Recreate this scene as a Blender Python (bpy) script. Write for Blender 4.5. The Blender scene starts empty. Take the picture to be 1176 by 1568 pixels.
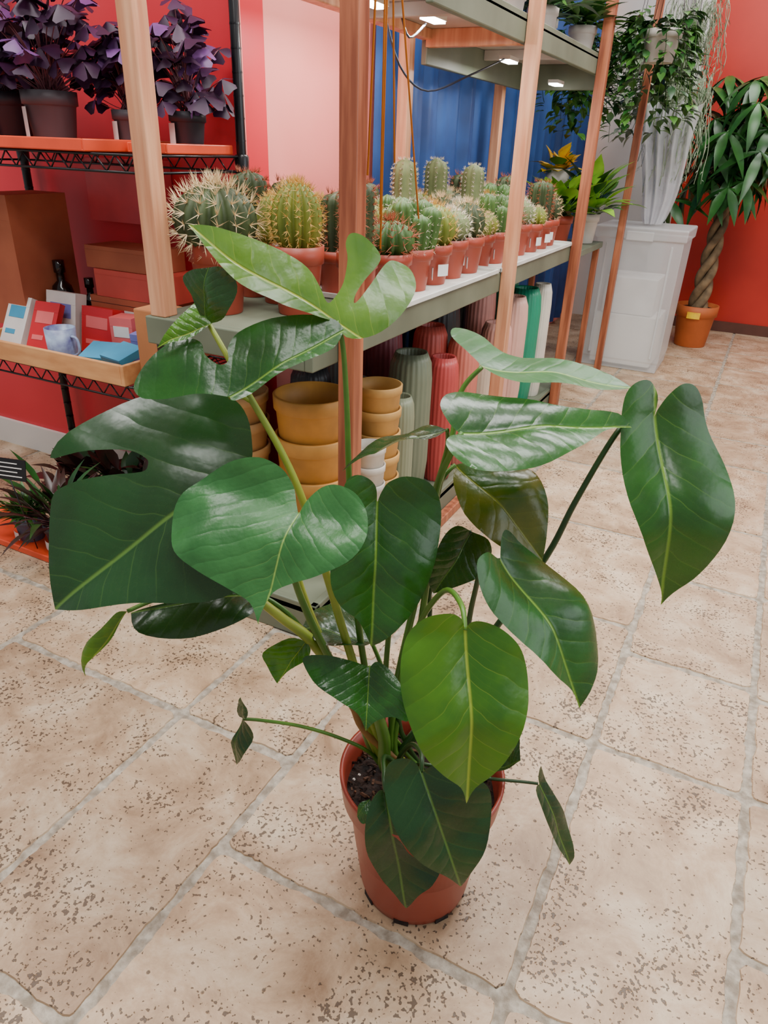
import bpy, math, random
from mathutils import Vector, Matrix, geometry, noise
random.seed(7)
D=bpy.data
# ------------------------------------------------------------ camera
H=1.10; f=1087.0; pitch=math.radians(27.2); roll=math.radians(2.1); yaw=math.radians(26.4)
C=Vector((0,0,H))
fw0=Vector((-math.sin(yaw),math.cos(yaw),0)); rt0=Vector((math.cos(yaw),math.sin(yaw),0))
fw=fw0*math.cos(pitch)-Vector((0,0,1))*math.sin(pitch)
up=rt0.cross(fw)
cr,sr=math.cos(roll),math.sin(roll)
cd=D.cameras.new("camera"); cam=D.objects.new("camera",cd); bpy.context.collection.objects.link(cam)
ix=rt0*cr+up*sr
iy=(rt0*sr-up*cr)
R=Matrix((ix,-iy,-fw)).transposed()
cam.matrix_world=Matrix.Translation(C)@R.to_4x4()
cd.sensor_fit='VERTICAL'; cd.sensor_height=36; cd.lens=36*f/1568.0; cd.clip_start=0.02
bpy.context.scene.camera=cam
def S(x,y,F):
    """surveyed point: sight line x,y met at horizontal distance F (metres)"""
    a=x-588; b=y-784
    r=fw*f+rt0*(a*cr+b*sr)-up*(-a*sr+b*cr)
    return C+r*(F/r.dot(fw0))
# ------------------------------------------------------------ materials
def s2l(c):
    return tuple((v/12.92 if v<=0.04045 else ((v+0.055)/1.055)**2.4) for v in [k/255.0 for k in c])
def N(nt,t,**k):
    n=nt.nodes.new(t)
    for a,b in k.items(): setattr(n,a,b)
    return n
def mat(name,col,rough=0.5,col2=None,scale=8.0,stretch=None,bump=0.0,metal=0.0,emit=0,spec=0.5,alpha=1,trans=0,coat=0,coord='Object',detail=4):
    m=D.materials.new(name); m.use_nodes=True; nt=m.node_tree; b=nt.nodes["Principled BSDF"]
    c1=s2l(col)+(1,)
    b.inputs["Roughness"].default_value=rough; b.inputs["Metallic"].default_value=metal
    b.inputs["Specular IOR Level"].default_value=spec
    b.inputs["Base Color"].default_value=c1
    b.inputs["Alpha"].default_value=alpha
    b.inputs["Transmission Weight"].default_value=trans
    b.inputs["Coat Weight"].default_value=coat
    if emit:
        b.inputs["Emission Color"].default_value=c1; b.inputs["Emission Strength"].default_value=emit
    c2=s2l(col2)+(1,) if col2 else tuple(v*0.78 for v in c1[:3])+(1,)
    tc=N(nt,"ShaderNodeTexCoord"); mp=N(nt,"ShaderNodeMapping")
    if stretch: mp.inputs["Scale"].default_value=stretch
    nz=N(nt,"ShaderNodeTexNoise"); nz.inputs["Scale"].default_value=scale; nz.inputs["Detail"].default_value=detail
    nt.links.new(tc.outputs[coord],mp.inputs[0]); nt.links.new(mp.outputs[0],nz.inputs["Vector"])
    rp=N(nt,"ShaderNodeValToRGB"); rp.color_ramp.elements[0].position=0.35; rp.color_ramp.elements[1].position=0.68
    rp.color_ramp.elements[0].color=c2; rp.color_ramp.elements[1].color=c1
    nt.links.new(nz.outputs[0],rp.inputs[0]); nt.links.new(rp.outputs[0],b.inputs["Base Color"])
    if bump:
        bp=N(nt,"ShaderNodeBump"); bp.inputs["Strength"].default_value=bump; bp.inputs["Distance"].default_value=0.01
        nt.links.new(nz.outputs[0],bp.inputs["Height"]); nt.links.new(bp.outputs[0],b.inputs["Normal"])
    return m
def leafmat(name,base,vein,dark,rough=0.3,nv=7.0,transl=0.12,latw=.22):
    m=D.materials.new(name); m.use_nodes=True; nt=m.node_tree; b=nt.nodes["Principled BSDF"]; L=nt.links.new
    out=nt.nodes["Material Output"]
    uv=N(nt,"ShaderNodeUVMap"); sp=N(nt,"ShaderNodeSeparateXYZ"); L(uv.outputs[0],sp.inputs[0])
    def M(op,a,bb=None,c=None):
        n=N(nt,"ShaderNodeMath",operation=op)
        for i,v in enumerate((a,bb,c)):
            if v is None: continue
            if isinstance(v,(int,float)): n.inputs[i].default_value=v
            else: L(v,n.inputs[i])
        return n.outputs[0]
    nw=N(nt,"ShaderNodeTexNoise"); nw.inputs["Scale"].default_value=4; L(uv.outputs[0],nw.inputs["Vector"])
    U=M('ADD',sp.outputs[0],M('MULTIPLY',nw.outputs[0],0.09)); V=M('ABSOLUTE',sp.outputs[1])
    V2=M('POWER',V,0.8)
    ph=M('MULTIPLY',M('SUBTRACT',U,M('MULTIPLY',V2,0.62)),nv)
    fr=M('ABSOLUTE',M('SUBTRACT',M('FRACT',M('ADD',ph,40.0)),0.5)) # 0.5 = vein, 0 = between
    ph2=M('MULTIPLY',ph,3.0); fr2=M('ABSOLUTE',M('SUBTRACT',M('FRACT',M('ADD',ph2,40.0)),0.5))
    def SM(v,lo,hi):
        n=N(nt,"ShaderNodeMapRange",interpolation_type='SMOOTHSTEP'); L(v,n.inputs[0])
        n.inputs[1].default_value=lo; n.inputs[2].default_value=hi; return n.outputs[0]
    lat=SM(fr,0.465,0.5)
    mid=M('SUBTRACT',1.0,SM(V,0.002,0.013))
    fade=M('SUBTRACT',1.0,SM(V,0.02,0.40))
    lat2=M('MULTIPLY',M('MULTIPLY',lat,latw),fade)
    lat3=M('MULTIPLY',M('MULTIPLY',SM(fr2,0.40,0.5),0.035),fade)
    mask=M('MAXIMUM',M('ADD',lat2,lat3),M('MULTIPLY',mid,0.75))
    nz=N(nt,"ShaderNodeTexNoise"); nz.inputs["Scale"].default_value=2.2; nz.inputs["Detail"].default_value=5; L(uv.outputs[0],nz.inputs["Vector"])
    mx=N(nt,"ShaderNodeMix",data_type='RGBA'); mx.inputs[6].default_value=s2l(dark)+(1,); mx.inputs[7].default_value=s2l(base)+(1,)
    L(SM(nz.outputs[0],0.35,0.65),mx.inputs[0])
    mx2=N(nt,"ShaderNodeMix",data_type='RGBA'); L(mask,mx2.inputs[0]); L(mx.outputs[2],mx2.inputs[6]); mx2.inputs[7].default_value=s2l(vein)+(1,)
    L(mx2.outputs[2],b.inputs["Base Color"])
    nr=N(nt,"ShaderNodeTexNoise"); nr.inputs["Scale"].default_value=30; L(uv.outputs[0],nr.inputs["Vector"])
    L(M('ADD',M('MULTIPLY',nr.outputs[0],0.10),rough-0.05),b.inputs["Roughness"])
    rid=M('POWER',M('MULTIPLY',fr,2.0),3.0)
    hgt=M('ADD',M('MULTIPLY',rid,-0.12),M('ADD',M('MULTIPLY',mid,-0.25),M('ADD',M('MULTIPLY',nz.outputs[0],1.5),M('MULTIPLY',fr2,-0.035))))
    bp=N(nt,"ShaderNodeBump"); bp.inputs["Strength"].default_value=0.55; bp.inputs["Distance"].default_value=0.005
    L(hgt,bp.inputs["Height"]); L(bp.outputs[0],b.inputs["Normal"])
    b.inputs["Specular IOR Level"].default_value=0.5
    tr=N(nt,"ShaderNodeBsdfTranslucent"); tcx=N(nt,"ShaderNodeMix",data_type='RGBA'); tcx.inputs[0].default_value=0.5
    L(mx2.outputs[2],tcx.inputs[6]); tcx.inputs[7].default_value=s2l((120,170,20))+(1,); L(tcx.outputs[2],tr.inputs[0])
    ms=N(nt,"ShaderNodeMixShader"); ms.inputs[0].default_value=transl
    L(b.outputs[0],ms.inputs[1]); L(tr.outputs[0],ms.inputs[2]); L(ms.outputs[0],out.inputs[0])
    return m
# ------------------------------------------------------------ mesh builder
class MB:
    def __init__(s): s.v=[]; s.f=[]; s.m=[]; s.mats=[]; s.sm=[]
    def mi(s,m):
        if m not in s.mats: s.mats.append(m)
        return s.mats.index(m)
    def add(s,vs,fs,m,smooth=False):
        o=len(s.v); s.v+= [tuple(v) for v in vs]; k=s.mi(m)
        for q in fs: s.f.append(tuple(i+o for i in q)); s.m.append(k); s.sm.append(smooth)
    def box(s,x0,x1,y0,y1,z0,z1,m,T=None):
        vs=[Vector((x,y,z)) for z in (z0,z1) for y in (y0,y1) for x in (x0,x1)]
        if T: vs=[T@v for v in vs]
        s.add(vs,[(0,2,3,1),(4,5,7,6),(0,1,5,4),(2,6,7,3),(0,4,6,2),(1,3,7,5)],m)
    def lathe(s,prof,m,c=(0,0,0),n=28,smooth=True,rib=0,ribamp=0,T=None):
        vs=[];fs=[]
        for (r,z) in prof:
            for i in range(n):
                a=2*math.pi*i/n
                rr=r*(1+ribamp*math.cos(rib*a)) if rib else r
                p=Vector((c[0]+rr*math.cos(a),c[1]+rr*math.sin(a),c[2]+z)); vs.append(T@p if T else p)
        for j in range(len(prof)-1):
            for i in range(n):
                k=(i+1)%n; fs.append((j*n+i,j*n+k,(j+1)*n+k,(j+1)*n+i))
        s.add(vs,fs,m,smooth)
        if prof[0][0]>1e-4: s.add([vs[i] for i in range(n)],[tuple(reversed(range(n)))],m)
        if prof[-1][0]>1e-4: s.add([vs[(len(prof)-1)*n+i] for i in range(n)],[tuple(range(n))],m)
    def tube(s,pts,rad,m,n=8,sub=5):
        pts=[Vector(p) for p in pts]
        if not hasattr(rad,'__len__'): rad=[rad]*len(pts)
        P=[];Rr=[]
        for i in range(len(pts)-1):
            p0=pts[max(i-1,0)];p1=pts[i];p2=pts[i+1];p3=pts[min(i+2,len(pts)-1)]
            for k in range(sub):
                t=k/sub
                P.append(0.5*((2*p1)+(p2-p0)*t+(2*p0-5*p1+4*p2-p3)*t*t+(3*p1-p0-3*p2+p3)*t**3)); Rr.append(rad[i]*(1-t)+rad[i+1]*t)
        P.append(pts[-1]);Rr.append(rad[-1])
        vs=[];fs=[]; ref=None
        for i,p in enumerate(P):
            d=(P[min(i+1,len(P)-1)]-P[max(i-1,0)]); d=d.normalized() if d.length>1e-9 else Vector((0,0,1))
            if ref is None: ref=d.orthogonal().normalized()
            ref=(ref-d*ref.dot(d)); ref=ref.normalized() if ref.length>1e-6 else d.orthogonal().normalized()
            b=d.cross(ref)
            for k in range(n):
                a=2*math.pi*k/n; vs.append(p+(ref*math.cos(a)+b*math.sin(a))*Rr[i])
        for j in range(len(P)-1):
            for k in range(n):
                q=(k+1)%n; fs.append((j*n+k,j*n+q,(j+1)*n+q,(j+1)*n+k))
        fs.append(tuple(reversed(range(n)))); fs.append(tuple((len(P)-1)*n+i for i in range(n)))
        s.add(vs,fs,m,True)
    def cone(s,p,q,r,m):
        d=(q-p).normalized(); a=d.orthogonal().normalized(); b=d.cross(a)
        s.add([p+a*r,p+(-0.5*a+0.87*b)*r,p+(-0.5*a-0.87*b)*r,q],[(0,1,3),(1,2,3),(2,0,3)],m)
    def blade(s,p,d,n,L,W,m,bend=0.15,prof=(0.15,0.75,1,0.8,0.4,0.0),fold=0.25,tex=None):
        """leaf blade from p along d with surface normal n"""
        d=d.normalized(); n=(n-d*n.dot(d)); n=n.normalized() if n.length>1e-5 else d.orthogonal().normalized(); sd=d.cross(n)
        k=len(prof)-1; vs=[];fs=[]
        for i,w in enumerate(prof):
            t=i/k; c=p+d*(L*t)-n*(bend*L*t*t)
            vs+= [c+sd*(w*W/2)+n*(fold*w*W/2), c, c-sd*(w*W/2)+n*(fold*w*W/2)]
        for i in range(k):
            o=i*3; fs+=[(o,o+1,o+4,o+3),(o+1,o+2,o+5,o+4)]
        s.add(vs,fs,m,True)
    def obj(s,name,parent=None,bevel=0,loc=None,data=None):
        me=D.meshes.new(name); me.from_pydata(s.v,[],s.f)
        for m in s.mats: me.materials.append(m)
        me.polygons.foreach_set("material_index",s.m); me.polygons.foreach_set("use_smooth",s.sm); me.update()
        o=D.objects.new(name,me); bpy.context.collection.objects.link(o)
        if parent: o.parent=parent
        if bevel:
            b=o.modifiers.new("bevel",'BEVEL'); b.width=bevel; b.segments=2; b.limit_method='ANGLE'
        return o
def empty(name):
    o=D.objects.new(name,None); bpy.context.collection.objects.link(o); return o
rnd=random.uniform
# ------------------------------------------------------------ palette
M_red=mat("red_wall_paint",(224,52,64),0.4,(212,40,54),2.0,bump=0.05)
M_redo=mat("brick_red_wall_paint",(202,50,36),0.35,(172,34,26),1.6,bump=0.05)
M_pink=mat("salmon_wall_paint",(250,156,144),0.45,(246,136,128),1.5,bump=0.05)
M_white=mat("white_paint",(235,232,226),0.45,(225,222,216),3)
M_ceil=mat("ceiling_paint",(225,222,215),0.7)
M_trimd=mat("dark_baseboard",(92,52,40),0.5)
M_wood=mat("pine_post_wood",(188,114,78),0.45,(128,66,42),6,stretch=(7,7,0.5),bump=0.2)
M_woodP=mat("pale_pine_post_wood",(226,170,130),0.45,(190,124,88),6,stretch=(7,7,0.5),bump=0.15)
M_sage=mat("sage_paint",(116,124,104),0.5,(96,104,86),5,bump=0.1)
M_sageL=mat("shelf_underside_board",(196,184,178),0.55,(170,158,152),5)
M_black=mat("black_powder_coat",(16,16,20),0.3)
M_orange=mat("orange_plastic_tray",(244,84,46),0.4)
M_terra=mat("terracotta_plastic",(170,70,48),0.42,(150,58,40),5)
M_terra2=mat("nursery_pot_plastic",(154,62,44),0.38,(138,52,36),6)
M_soil=mat("potting_soil",(52,34,26),0.95,(16,10,8),70,bump=1.0)
M_label=mat("paper_label",(240,238,234),0.6)
M_grey=mat("grey_plastic_pot",(84,78,84),0.5)
M_greyd=mat("dark_plastic_pot",(50,48,58),0.5)
# ------------------------------------------------------------ floor
def tilemat():
    m=D.materials.new("travertine"); m.use_nodes=True; nt=m.node_tree; b=nt.nodes["Principled BSDF"]; L=nt.links.new
    tc=N(nt,"ShaderNodeTexCoord"); at=N(nt,"ShaderNodeAttribute",attribute_name="tone")
    add=N(nt,"ShaderNodeVectorMath",operation='ADD'); L(tc.outputs["Object"],add.inputs[0])
    sc=N(nt,"ShaderNodeVectorMath",operation='SCALE'); L(at.outputs["Color"],sc.inputs[0]); sc.inputs[3].default_value=13.0; L(sc.outputs[0],add.inputs[1])
    n1=N(nt,"ShaderNodeTexNoise"); n1.inputs["Scale"].default_value=7; n1.inputs["Detail"].default_value=10; n1.inputs["Roughness"].default_value=0.7; n1.inputs["Distortion"].default_value=.4; L(add.outputs[0],n1.inputs["Vector"])
    rp=N(nt,"ShaderNodeValToRGB"); e=rp.color_ramp.elements; e[0].position=0.30; e[0].color=s2l((138,108,80))+(1,); e[1].position=0.70; e[1].color=s2l((216,196,168))+(1,)
    k=rp.color_ramp.elements.new(0.5); k.color=s2l((184,155,124))+(1,)
    L(n1.outputs[0],rp.inputs[0])
    n2=N(nt,"ShaderNodeTexNoise"); n2.inputs["Scale"].default_value=150; n2.inputs["Detail"].default_value=1.5; n2.inputs["Roughness"].default_value=0.55; L(add.outputs[0],n2.inputs["Vector"])
    n3=N(nt,"ShaderNodeTexNoise"); n3.inputs["Scale"].default_value=9; n3.inputs["Detail"].default_value=4; L(add.outputs[0],n3.inputs["Vector"])
    ad=N(nt,"ShaderNodeMath",operation='MULTIPLY_ADD'); L(n3.outputs[0],ad.inputs[0]); ad.inputs[1].default_value=0.5; L(n2.outputs[0],ad.inputs[2])
    pr=N(nt,"ShaderNodeMapRange"); L(ad.outputs[0],pr.inputs[0]); pr.inputs[1].default_value=0.89; pr.inputs[2].default_value=0.935
    v=N(nt,"ShaderNodeTexVoronoi"); v.inputs["Scale"].default_value=24; v.inputs["Randomness"].default_value=1; L(add.outputs[0],v.inputs["Vector"])
    vr=N(nt,"ShaderNodeMapRange"); L(v.outputs["Distance"],vr.inputs[0]); vr.inputs[1].default_value=0.08; vr.inputs[2].default_value=0.04
    mxp=N(nt,"ShaderNodeMath",operation='MAXIMUM'); L(pr.outputs[0],mxp.inputs[0]); L(vr.outputs[0],mxp.inputs[1])
    mp=N(nt,"ShaderNodeMath",operation='MULTIPLY'); L(mxp.outputs[0],mp.inputs[0]); mp.inputs[1].default_value=.8
    hs=N(nt,"ShaderNodeHueSaturation"); L(rp.outputs[0],hs.inputs["Color"])
    sx=N(nt,"ShaderNodeSeparateColor"); L(at.outputs["Color"],sx.inputs[0])
    mr=N(nt,"ShaderNodeMapRange"); L(sx.outputs[0],mr.inputs[0]); mr.inputs[3].default_value=0.86; mr.inputs[4].default_value=1.12; L(mr.outputs[0],hs.inputs["Value"])
    mx=N(nt,"ShaderNodeMix",data_type='RGBA'); L(mp.outputs[0],mx.inputs[0]); L(hs.outputs[0],mx.inputs[6]); mx.inputs[7].default_value=s2l((52,38,28))+(1,)
    L(mx.outputs[2],b.inputs["Base Color"]); b.inputs["Roughness"].default_value=0.42
    sub=N(nt,"ShaderNodeMath",operation='MULTIPLY_ADD'); L(mxp.outputs[0],sub.inputs[0]); sub.inputs[1].default_value=-1; L(n1.outputs[0],sub.inputs[2])
    bp=N(nt,"ShaderNodeBump"); bp.inputs["Strength"].default_value=0.6; bp.inputs["Distance"].default_value=0.004; L(sub.outputs[0],bp.inputs["Height"]); L(bp.outputs[0],b.inputs["Normal"])
    return m
M_tile=tilemat()
M_grout=mat("grout",(184,174,158),0.9,(134,122,106),55,bump=0.8)
FX0,FX1,FY0,FY1=-3.4,2.6,-0.9,5.7
rects=[]
cols=[(-3.4,-2.9),(-2.9,-2.35),(-2.35,-1.85),(-1.85,-1.42),(-1.42,-0.89),(-0.89,-0.61),(-0.61,-0.085),(-0.085,0.21),(0.21,0.72),(0.72,1.1),(1.1,1.6),(1.6,2.1),(2.1,2.6)]
fixed={4:[-0.9,-0.3,0.2,0.85,1.3],5:[-0.9,-0.2,0.3,0.85,1.2,1.7],6:[-0.9,-0.35,0.12,0.63,1.2,1.66,2.18,2.7],7:[-0.9,-0.4,0.1,0.63,1.2,1.55,1.98,2.4],8:[-0.9,-0.3,0.3,0.86,1.2,1.52,1.99,2.45]}
for i,(a,b) in enumerate(cols):
    ys=fixed.get(i,[-0.9,-0.9+rnd(.3,.6)])[:]
    while ys[-1]<FY1-0.35: ys.append(ys[-1]+random.choice((0.33,0.4,0.52,0.6)))
    ys[-1]=FY1
    for y0,y1 in zip(ys[:-1],ys[1:]): rects.append((a,b,y0,y1))
mb=MB(); tones=[]
for (x0,x1,y0,y1) in rects:
    g=0.008; x0+=g;x1-=g;y0+=g;y1-=g
    pts=[]
    def edge(p,q):
        n=max(4,int((q-p).length/0.010))
        for k in range(n):
            t=k/n; w=p.lerp(q,t)
            nn=noise.noise(Vector((w.x*20,w.y*20,p.x)))*0.005+noise.noise(Vector((w.x*110,w.y*110,3)))*0.004
            cx=Vector(((x0+x1)/2,(y0+y1)/2)); dirn=(cx-w).normalized()
            cut=0.005 if k==0 else 0
            pts.append(w+dirn*(nn+cut))
    c=[Vector((x0,y0)),Vector((x1,y0)),Vector((x1,y1)),Vector((x0,y1))]
    for k in range(4): edge(c[k],c[(k+1)%4])
    n=len(pts); ctr=Vector(((x0+x1)/2,(y0+y1)/2))
    top=[Vector((p.x,p.y,0)) for p in [q+(ctr-q).normalized()*0.002 for q in pts]]
    bot=[Vector((p.x,p.y,-0.004)) for p in pts]
    mb.add(top+bot,[tuple(range(n))]+[(n+i,n+(i+1)%n,(i+1)%n,i) for i in range(n)],M_tile)
    t=(rnd(0,1),rnd(0,1),rnd(0,1),1); tones+= [t]*(2*n)
mb.add([(FX0,FY0,-0.003),(FX1,FY0,-0.003),(FX1,FY1,-0.003),(FX0,FY1,-0.003)],[(0,1,2,3)],M_grout); tones+=[(.5,.5,.5,1)]*4
fo=mb.obj("floor")
ca=fo.data.color_attributes.new("tone",'FLOAT_COLOR','POINT')
for i,t in enumerate(tones): ca.data[i].color=t
# ------------------------------------------------------------ walls
ZC=2.9
def wall(name,x0,x1,y0,y1,z0,z1,m):
    b=MB(); b.box(x0,x1,y0,y1,z0,z1,m); return b.obj(name)
wall("wall_left",-3.4,-1.29,1.70,1.80,0,ZC,M_red)
b=MB(); b.box(-1.39,-1.29,1.80,5.7,0,ZC,M_pink); b.obj("wall_side")
wall("wall_back",-0.70,2.6,5.70,5.80,0,ZC,M_redo)
wall("wall_back_white",-1.39,-0.70,5.66,5.80,0,ZC,M_white)
wall("baseboard_left",-3.4,-1.30,1.685,1.699,0,0.10,M_white)
wall("baseboard_back",-0.65,2.6,5.68,5.699,0,0.07,M_trimd)
wall("trim_1",-1.295,-1.285,1.69,1.699,0,ZC,M_pink)
wall("trim_2",-0.76,-0.66,5.60,5.655,0,ZC,M_white)
wall("ceiling",-3.4,2.6,-0.9,5.8,ZC,ZC+0.1,M_ceil)
# ------------------------------------------------------------ curtain
M_curt=mat("blue_curtain_fabric",(40,88,160),0.6,(24,52,104),3)
mb=MB(); vs=[];fs=[]; n=300
for i in range(n+1):
    y=2.36+ (5.55-2.36)*i/n
    for j,z in enumerate((0.05,0.8,1.6,2.5)):
        vs.append((-1.255+0.020*math.sin(y*34+0.6*math.sin(y*9)+j*0.12)+0.008*math.sin(y*80),y+0.01*math.sin(y*17)*j,z))
for i in range(n):
    for j in range(3): o=i*4+j; fs.append((o,o+4,o+5,o+1))
mb.add(vs,fs,M_curt,True); mb.tube([(-1.255,2.3,2.5),(-1.255,5.6,2.5)],0.012,M_black); mb.obj("blue_curtain")
# ------------------------------------------------------------ display shelf (wooden plant stand)
mb=MB()
TX0,TX1,TY0,TY1=-1.215,-0.77,1.20,3.42; TZ=0.745
mb.box(TX0,TX1-0.0205,TY0+0.0205,TY1,TZ-0.02,TZ,M_sage)
mb.box(TX1-0.02,TX1,TY0,TY1,TZ-0.062,TZ,M_sage)
mb.box(TX0,TX1-0.02,TY0,TY0+0.02,TZ-0.062,TZ,M_sage)
mb.box(TX0,TX1,TY0,TY1,0.075,0.095,M_sage)
mb.box(TX1-0.02,TX1,TY0,TY1,0.0,0.105,M_sage); mb.box(TX0,TX1,TY0,TY0+0.02,0.0,0.105,M_sage)
UZ=1.44
mb.box(-1.12,-0.77,1.7,3.42,UZ-0.012,UZ,M_sageL)
mb.box(-0.79,-0.77,1.7,3.42,UZ-0.06,UZ+0.012,M_sage)
mb.box(-1.12,-1.10,2.40,3.42,UZ-0.105,UZ-0.012,M_sage)
mb.box(-1.12,-1.08,1.7,2.40,UZ-0.04,UZ-0.012,M_woodP)
mb.box(-1.10,-0.79,3.40,3.42,UZ-0.105,UZ-0.012,M_sage)
mb.box(-1.10,-0.79,2.385,2.415,UZ-0.06,UZ-0.012,M_woodP)
for y in (1.95,2.9): mb.box(-1.10,-0.79,y,y+0.02,UZ-0.045,UZ-0.012,M_sageL)
for y,m_ in ((1.32,M_wood),(2.37,M_woodP),(3.29,M_wood)):
    mb.box(-0.769,-0.729,y-0.021,y+0.021,0,2.3,m_)
for y in (2.42,3.34): mb.box(-1.20,-1.16,y-0.02,y+0.02,0.095,2.3,M_woodP)
mb.box(-1.202,-1.160,1.205,1.247,TZ,2.3,M_woodP)
mb.box(-0.769,-0.74,1.42,3.26,0.0,0.03,M_wood)
mb.obj("wooden_display_shelf",bevel=0.003)
M_tray=mat("white_plastic_tray",(232,234,226),0.35)
mb=MB()
for (y0,y1) in ((1.62,2.32),(2.34,3.3)):
    x0,x1=-1.2,-0.765; z=TZ+0.001
    mb.box(x0,x1,y0,y1,z,z+0.004,M_tray)
    for q in ((x0,x0+.006,y0,y1),(x1-.006,x1,y0,y1),(x0,x1,y0,y0+.006),(x0,x1,y1-.006,y1)): mb.box(*q,z,z+0.014,M_tray)
mb.obj("drip_tray",bevel=0.002)
# ------------------------------------------------------------ cacti
M_cg=mat("cactus_green",(78,112,44),0.55,(50,82,30),14)
M_cdk=mat("cactus_dark",(64,80,38),0.6,(40,52,26),14)
M_cy=mat("cactus_yellow_green",(132,136,44),0.55,(90,106,34),14)
M_cw=mat("cactus_grey",(124,134,88),0.7,(90,104,62),18)
M_spy=mat("golden_spines",(226,178,90),0.5); M_spw=mat("white_spines",(238,226,204),0.5); M_spb=mat("brown_spines",(176,96,64),0.5); M_spp=mat("cream_spines",(236,208,160),0.5)
def pot_into(mb,r,h,m,c=(0,0,0),soil=True):
    mb.lathe([(r*.72,0),(r*.74,.004),(r*.9,h*.72),(r*.93,h*.74),(r*.99,h*.75),(r*1.0,h),(r*.93,h),(r*.9,h*.88),(0.0001,h*.88)],m,c,n=32)
    if soil: mb.lathe([(r*.91,h*.90),(0.0001,h*.92)],M_soil,c,n=24)
def label(mb,r,z,w,h,ang,c=(0,0,0),m=None):
    vs=[];n=5
    for i in range(n+1):
        a=ang+(i/n-.5)*w/r
        for zz in (z,z+h): vs.append((c[0]+r*math.cos(a),c[1]+r*math.sin(a),c[2]+zz))
    mb.add(vs,[(2*i,2*i+2,2*i+3,2*i+1) for i in range(n)],m or M_label)
def cactus_body(mb,c,R_,Hh,ribs,mb_m,sp_m,sl,rows=8,per=4,amp=0.16,col=False,tilt=0):
    T=Matrix.Translation(Vector(c))@Matrix.Rotation(tilt,4,'Y')
    nr=14; na=ribs*6; vs=[];fs=[]
    def prof(t):
        if col:
            return (R_*(0.82+0.18*min(1,t*3))*(1 if t<0.8 else math.sqrt(max(0,1-((t-.8)/.2)**2))), Hh*t)
        a=math.pi*(t*0.86+0.14); return (R_*math.sin(a)*1.0, Hh/2*(1-math.cos(a))-Hh*0.03)
    for j in range(nr+1):
        r,z=prof(j/nr)
        for i in range(na):
            a=2*math.pi*i/na; rr=r*(1-amp+amp*abs(math.cos(ribs*a/2))*2-amp*.5)
            vs.append(T@Vector((rr*math.cos(a),rr*math.sin(a),z)))
    for j in range(nr):
        for i in range(na):
            k=(i+1)%na; fs.append((j*na+i,j*na+k,(j+1)*na+k,(j+1)*na+i))
    mb.add(vs,fs,mb_m,True)
    for q in range(ribs):
        a=2*math.pi*q/ribs
        for j in range(rows):
            t=(j+0.6)/rows; r,z=prof(min(t,0.97)); r2,z2=prof(min(t+.03,1.0))
            tan=Vector(((r2-r),z2-z)); nx=Vector((tan.y,-tan.x)).normalized() if tan.length>0 else Vector((0,1))
            er=Vector((math.cos(a),math.sin(a),0)); et=Vector((-math.sin(a),math.cos(a),0))
            p=er*(r*(1+amp*.5))+Vector((0,0,z)); nn=er*nx.x+Vector((0,0,nx.y))
            for k in range(per):
                d=(nn*rnd(.5,1)+et*rnd(-.9,.9)+Vector((0,0,rnd(-.7,.9)))).normalized()
                mb.cone(T@p,T@(p+d*sl*rnd(.7,1.2)),sl*0.035+0.0002,sp_m)
def cac_mesh(kind,name):
    mb=MB(); r=0.043; h=0.075
    pot_into(mb,r,h,M_terra); zb=h*.86
    label(mb,r*.97+.002,h*.25,0.026,0.022,rnd(-1.4,0.2))
    if kind==0: cactus_body(mb,(0,0,zb),.044,.085,14,M_cy,M_spy,.013,9,4)
    if kind==1: cactus_body(mb,(0,0,zb),.032,.11,10,M_cdk,M_spb,.013,11,6,col=True)
    if kind==2: cactus_body(mb,(0,0,zb),.042,.07,16,M_cw,M_spw,.011,9,6,amp=.08)
    if kind==3:
        for k in range(6):
            a=k*1.05; cactus_body(mb,(math.cos(a)*.024,math.sin(a)*.024,zb),.019,rnd(.06,.1),8,M_cg,M_spw,.007,7,3,col=True,tilt=.15*math.cos(a))
    if kind==4: cactus_body(mb,(0,0,zb),.038,.08,12,M_cdk,M_spp,.016,8,5)
    if kind==5:
        cactus_body(mb,(0,0,zb),.026,.145,9,M_cw,M_spw,.007,16,10,col=True,amp=.05)
        cactus_body(mb,(.025,.01,zb),.016,.08,9,M_cw,M_spw,.007,9,8,col=True,amp=.05)
    if kind==6:
        for (x,y,q) in ((-.018,0,.028),(.02,.012,.024),(.01,-.022,.022)): cactus_body(mb,(x,y,zb),q,q*2.3,12,M_cy,M_spp,.008,8,4)
    if kind==7: cactus_body(mb,(0,0,zb),.042,.065,13,M_cg,M_spb,.018,7,5)
    o=mb.obj(name); return o
grp=empty("potted_cacti_group")
protos=[cac_mesh(k,"cactus_in_pot_%d"%k) for k in range(8)]
first={}
def put(k,x,y,z,s=1.0,rz=None):
    src=protos[k]
    o=src if k not in first else D.objects.new("cactus_in_pot",src.data)
    if k in first: bpy.context.collection.objects.link(o)
    first[k]=1; o.parent=grp; o.location=(x,y,z); o.scale=(s,s,s); o.rotation_euler=(0,0,rnd(-.5,.5) if rz is None else rz)
order=[[7,3,0,2,4,6,3,7,2,6,1,4,7,3,0,2],[1,0,3,6,7,4,2,5,0,3,1,2,4,3,6],[1,0,4,1,6,5,0,5,4,1,2,4,0,7,5]]
for ri,x in enumerate((-0.868,-1.0,-1.128)):
    y=(1.72,1.70,1.66)[ri]; i=0
    while y<3.26:
        put(order[ri][i%15],x+rnd(-.008,.008),y,TZ+0.0055,rnd(1.36,1.48)*(1,1.03,1.06)[ri]); y+=0.133; i+=1
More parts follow.
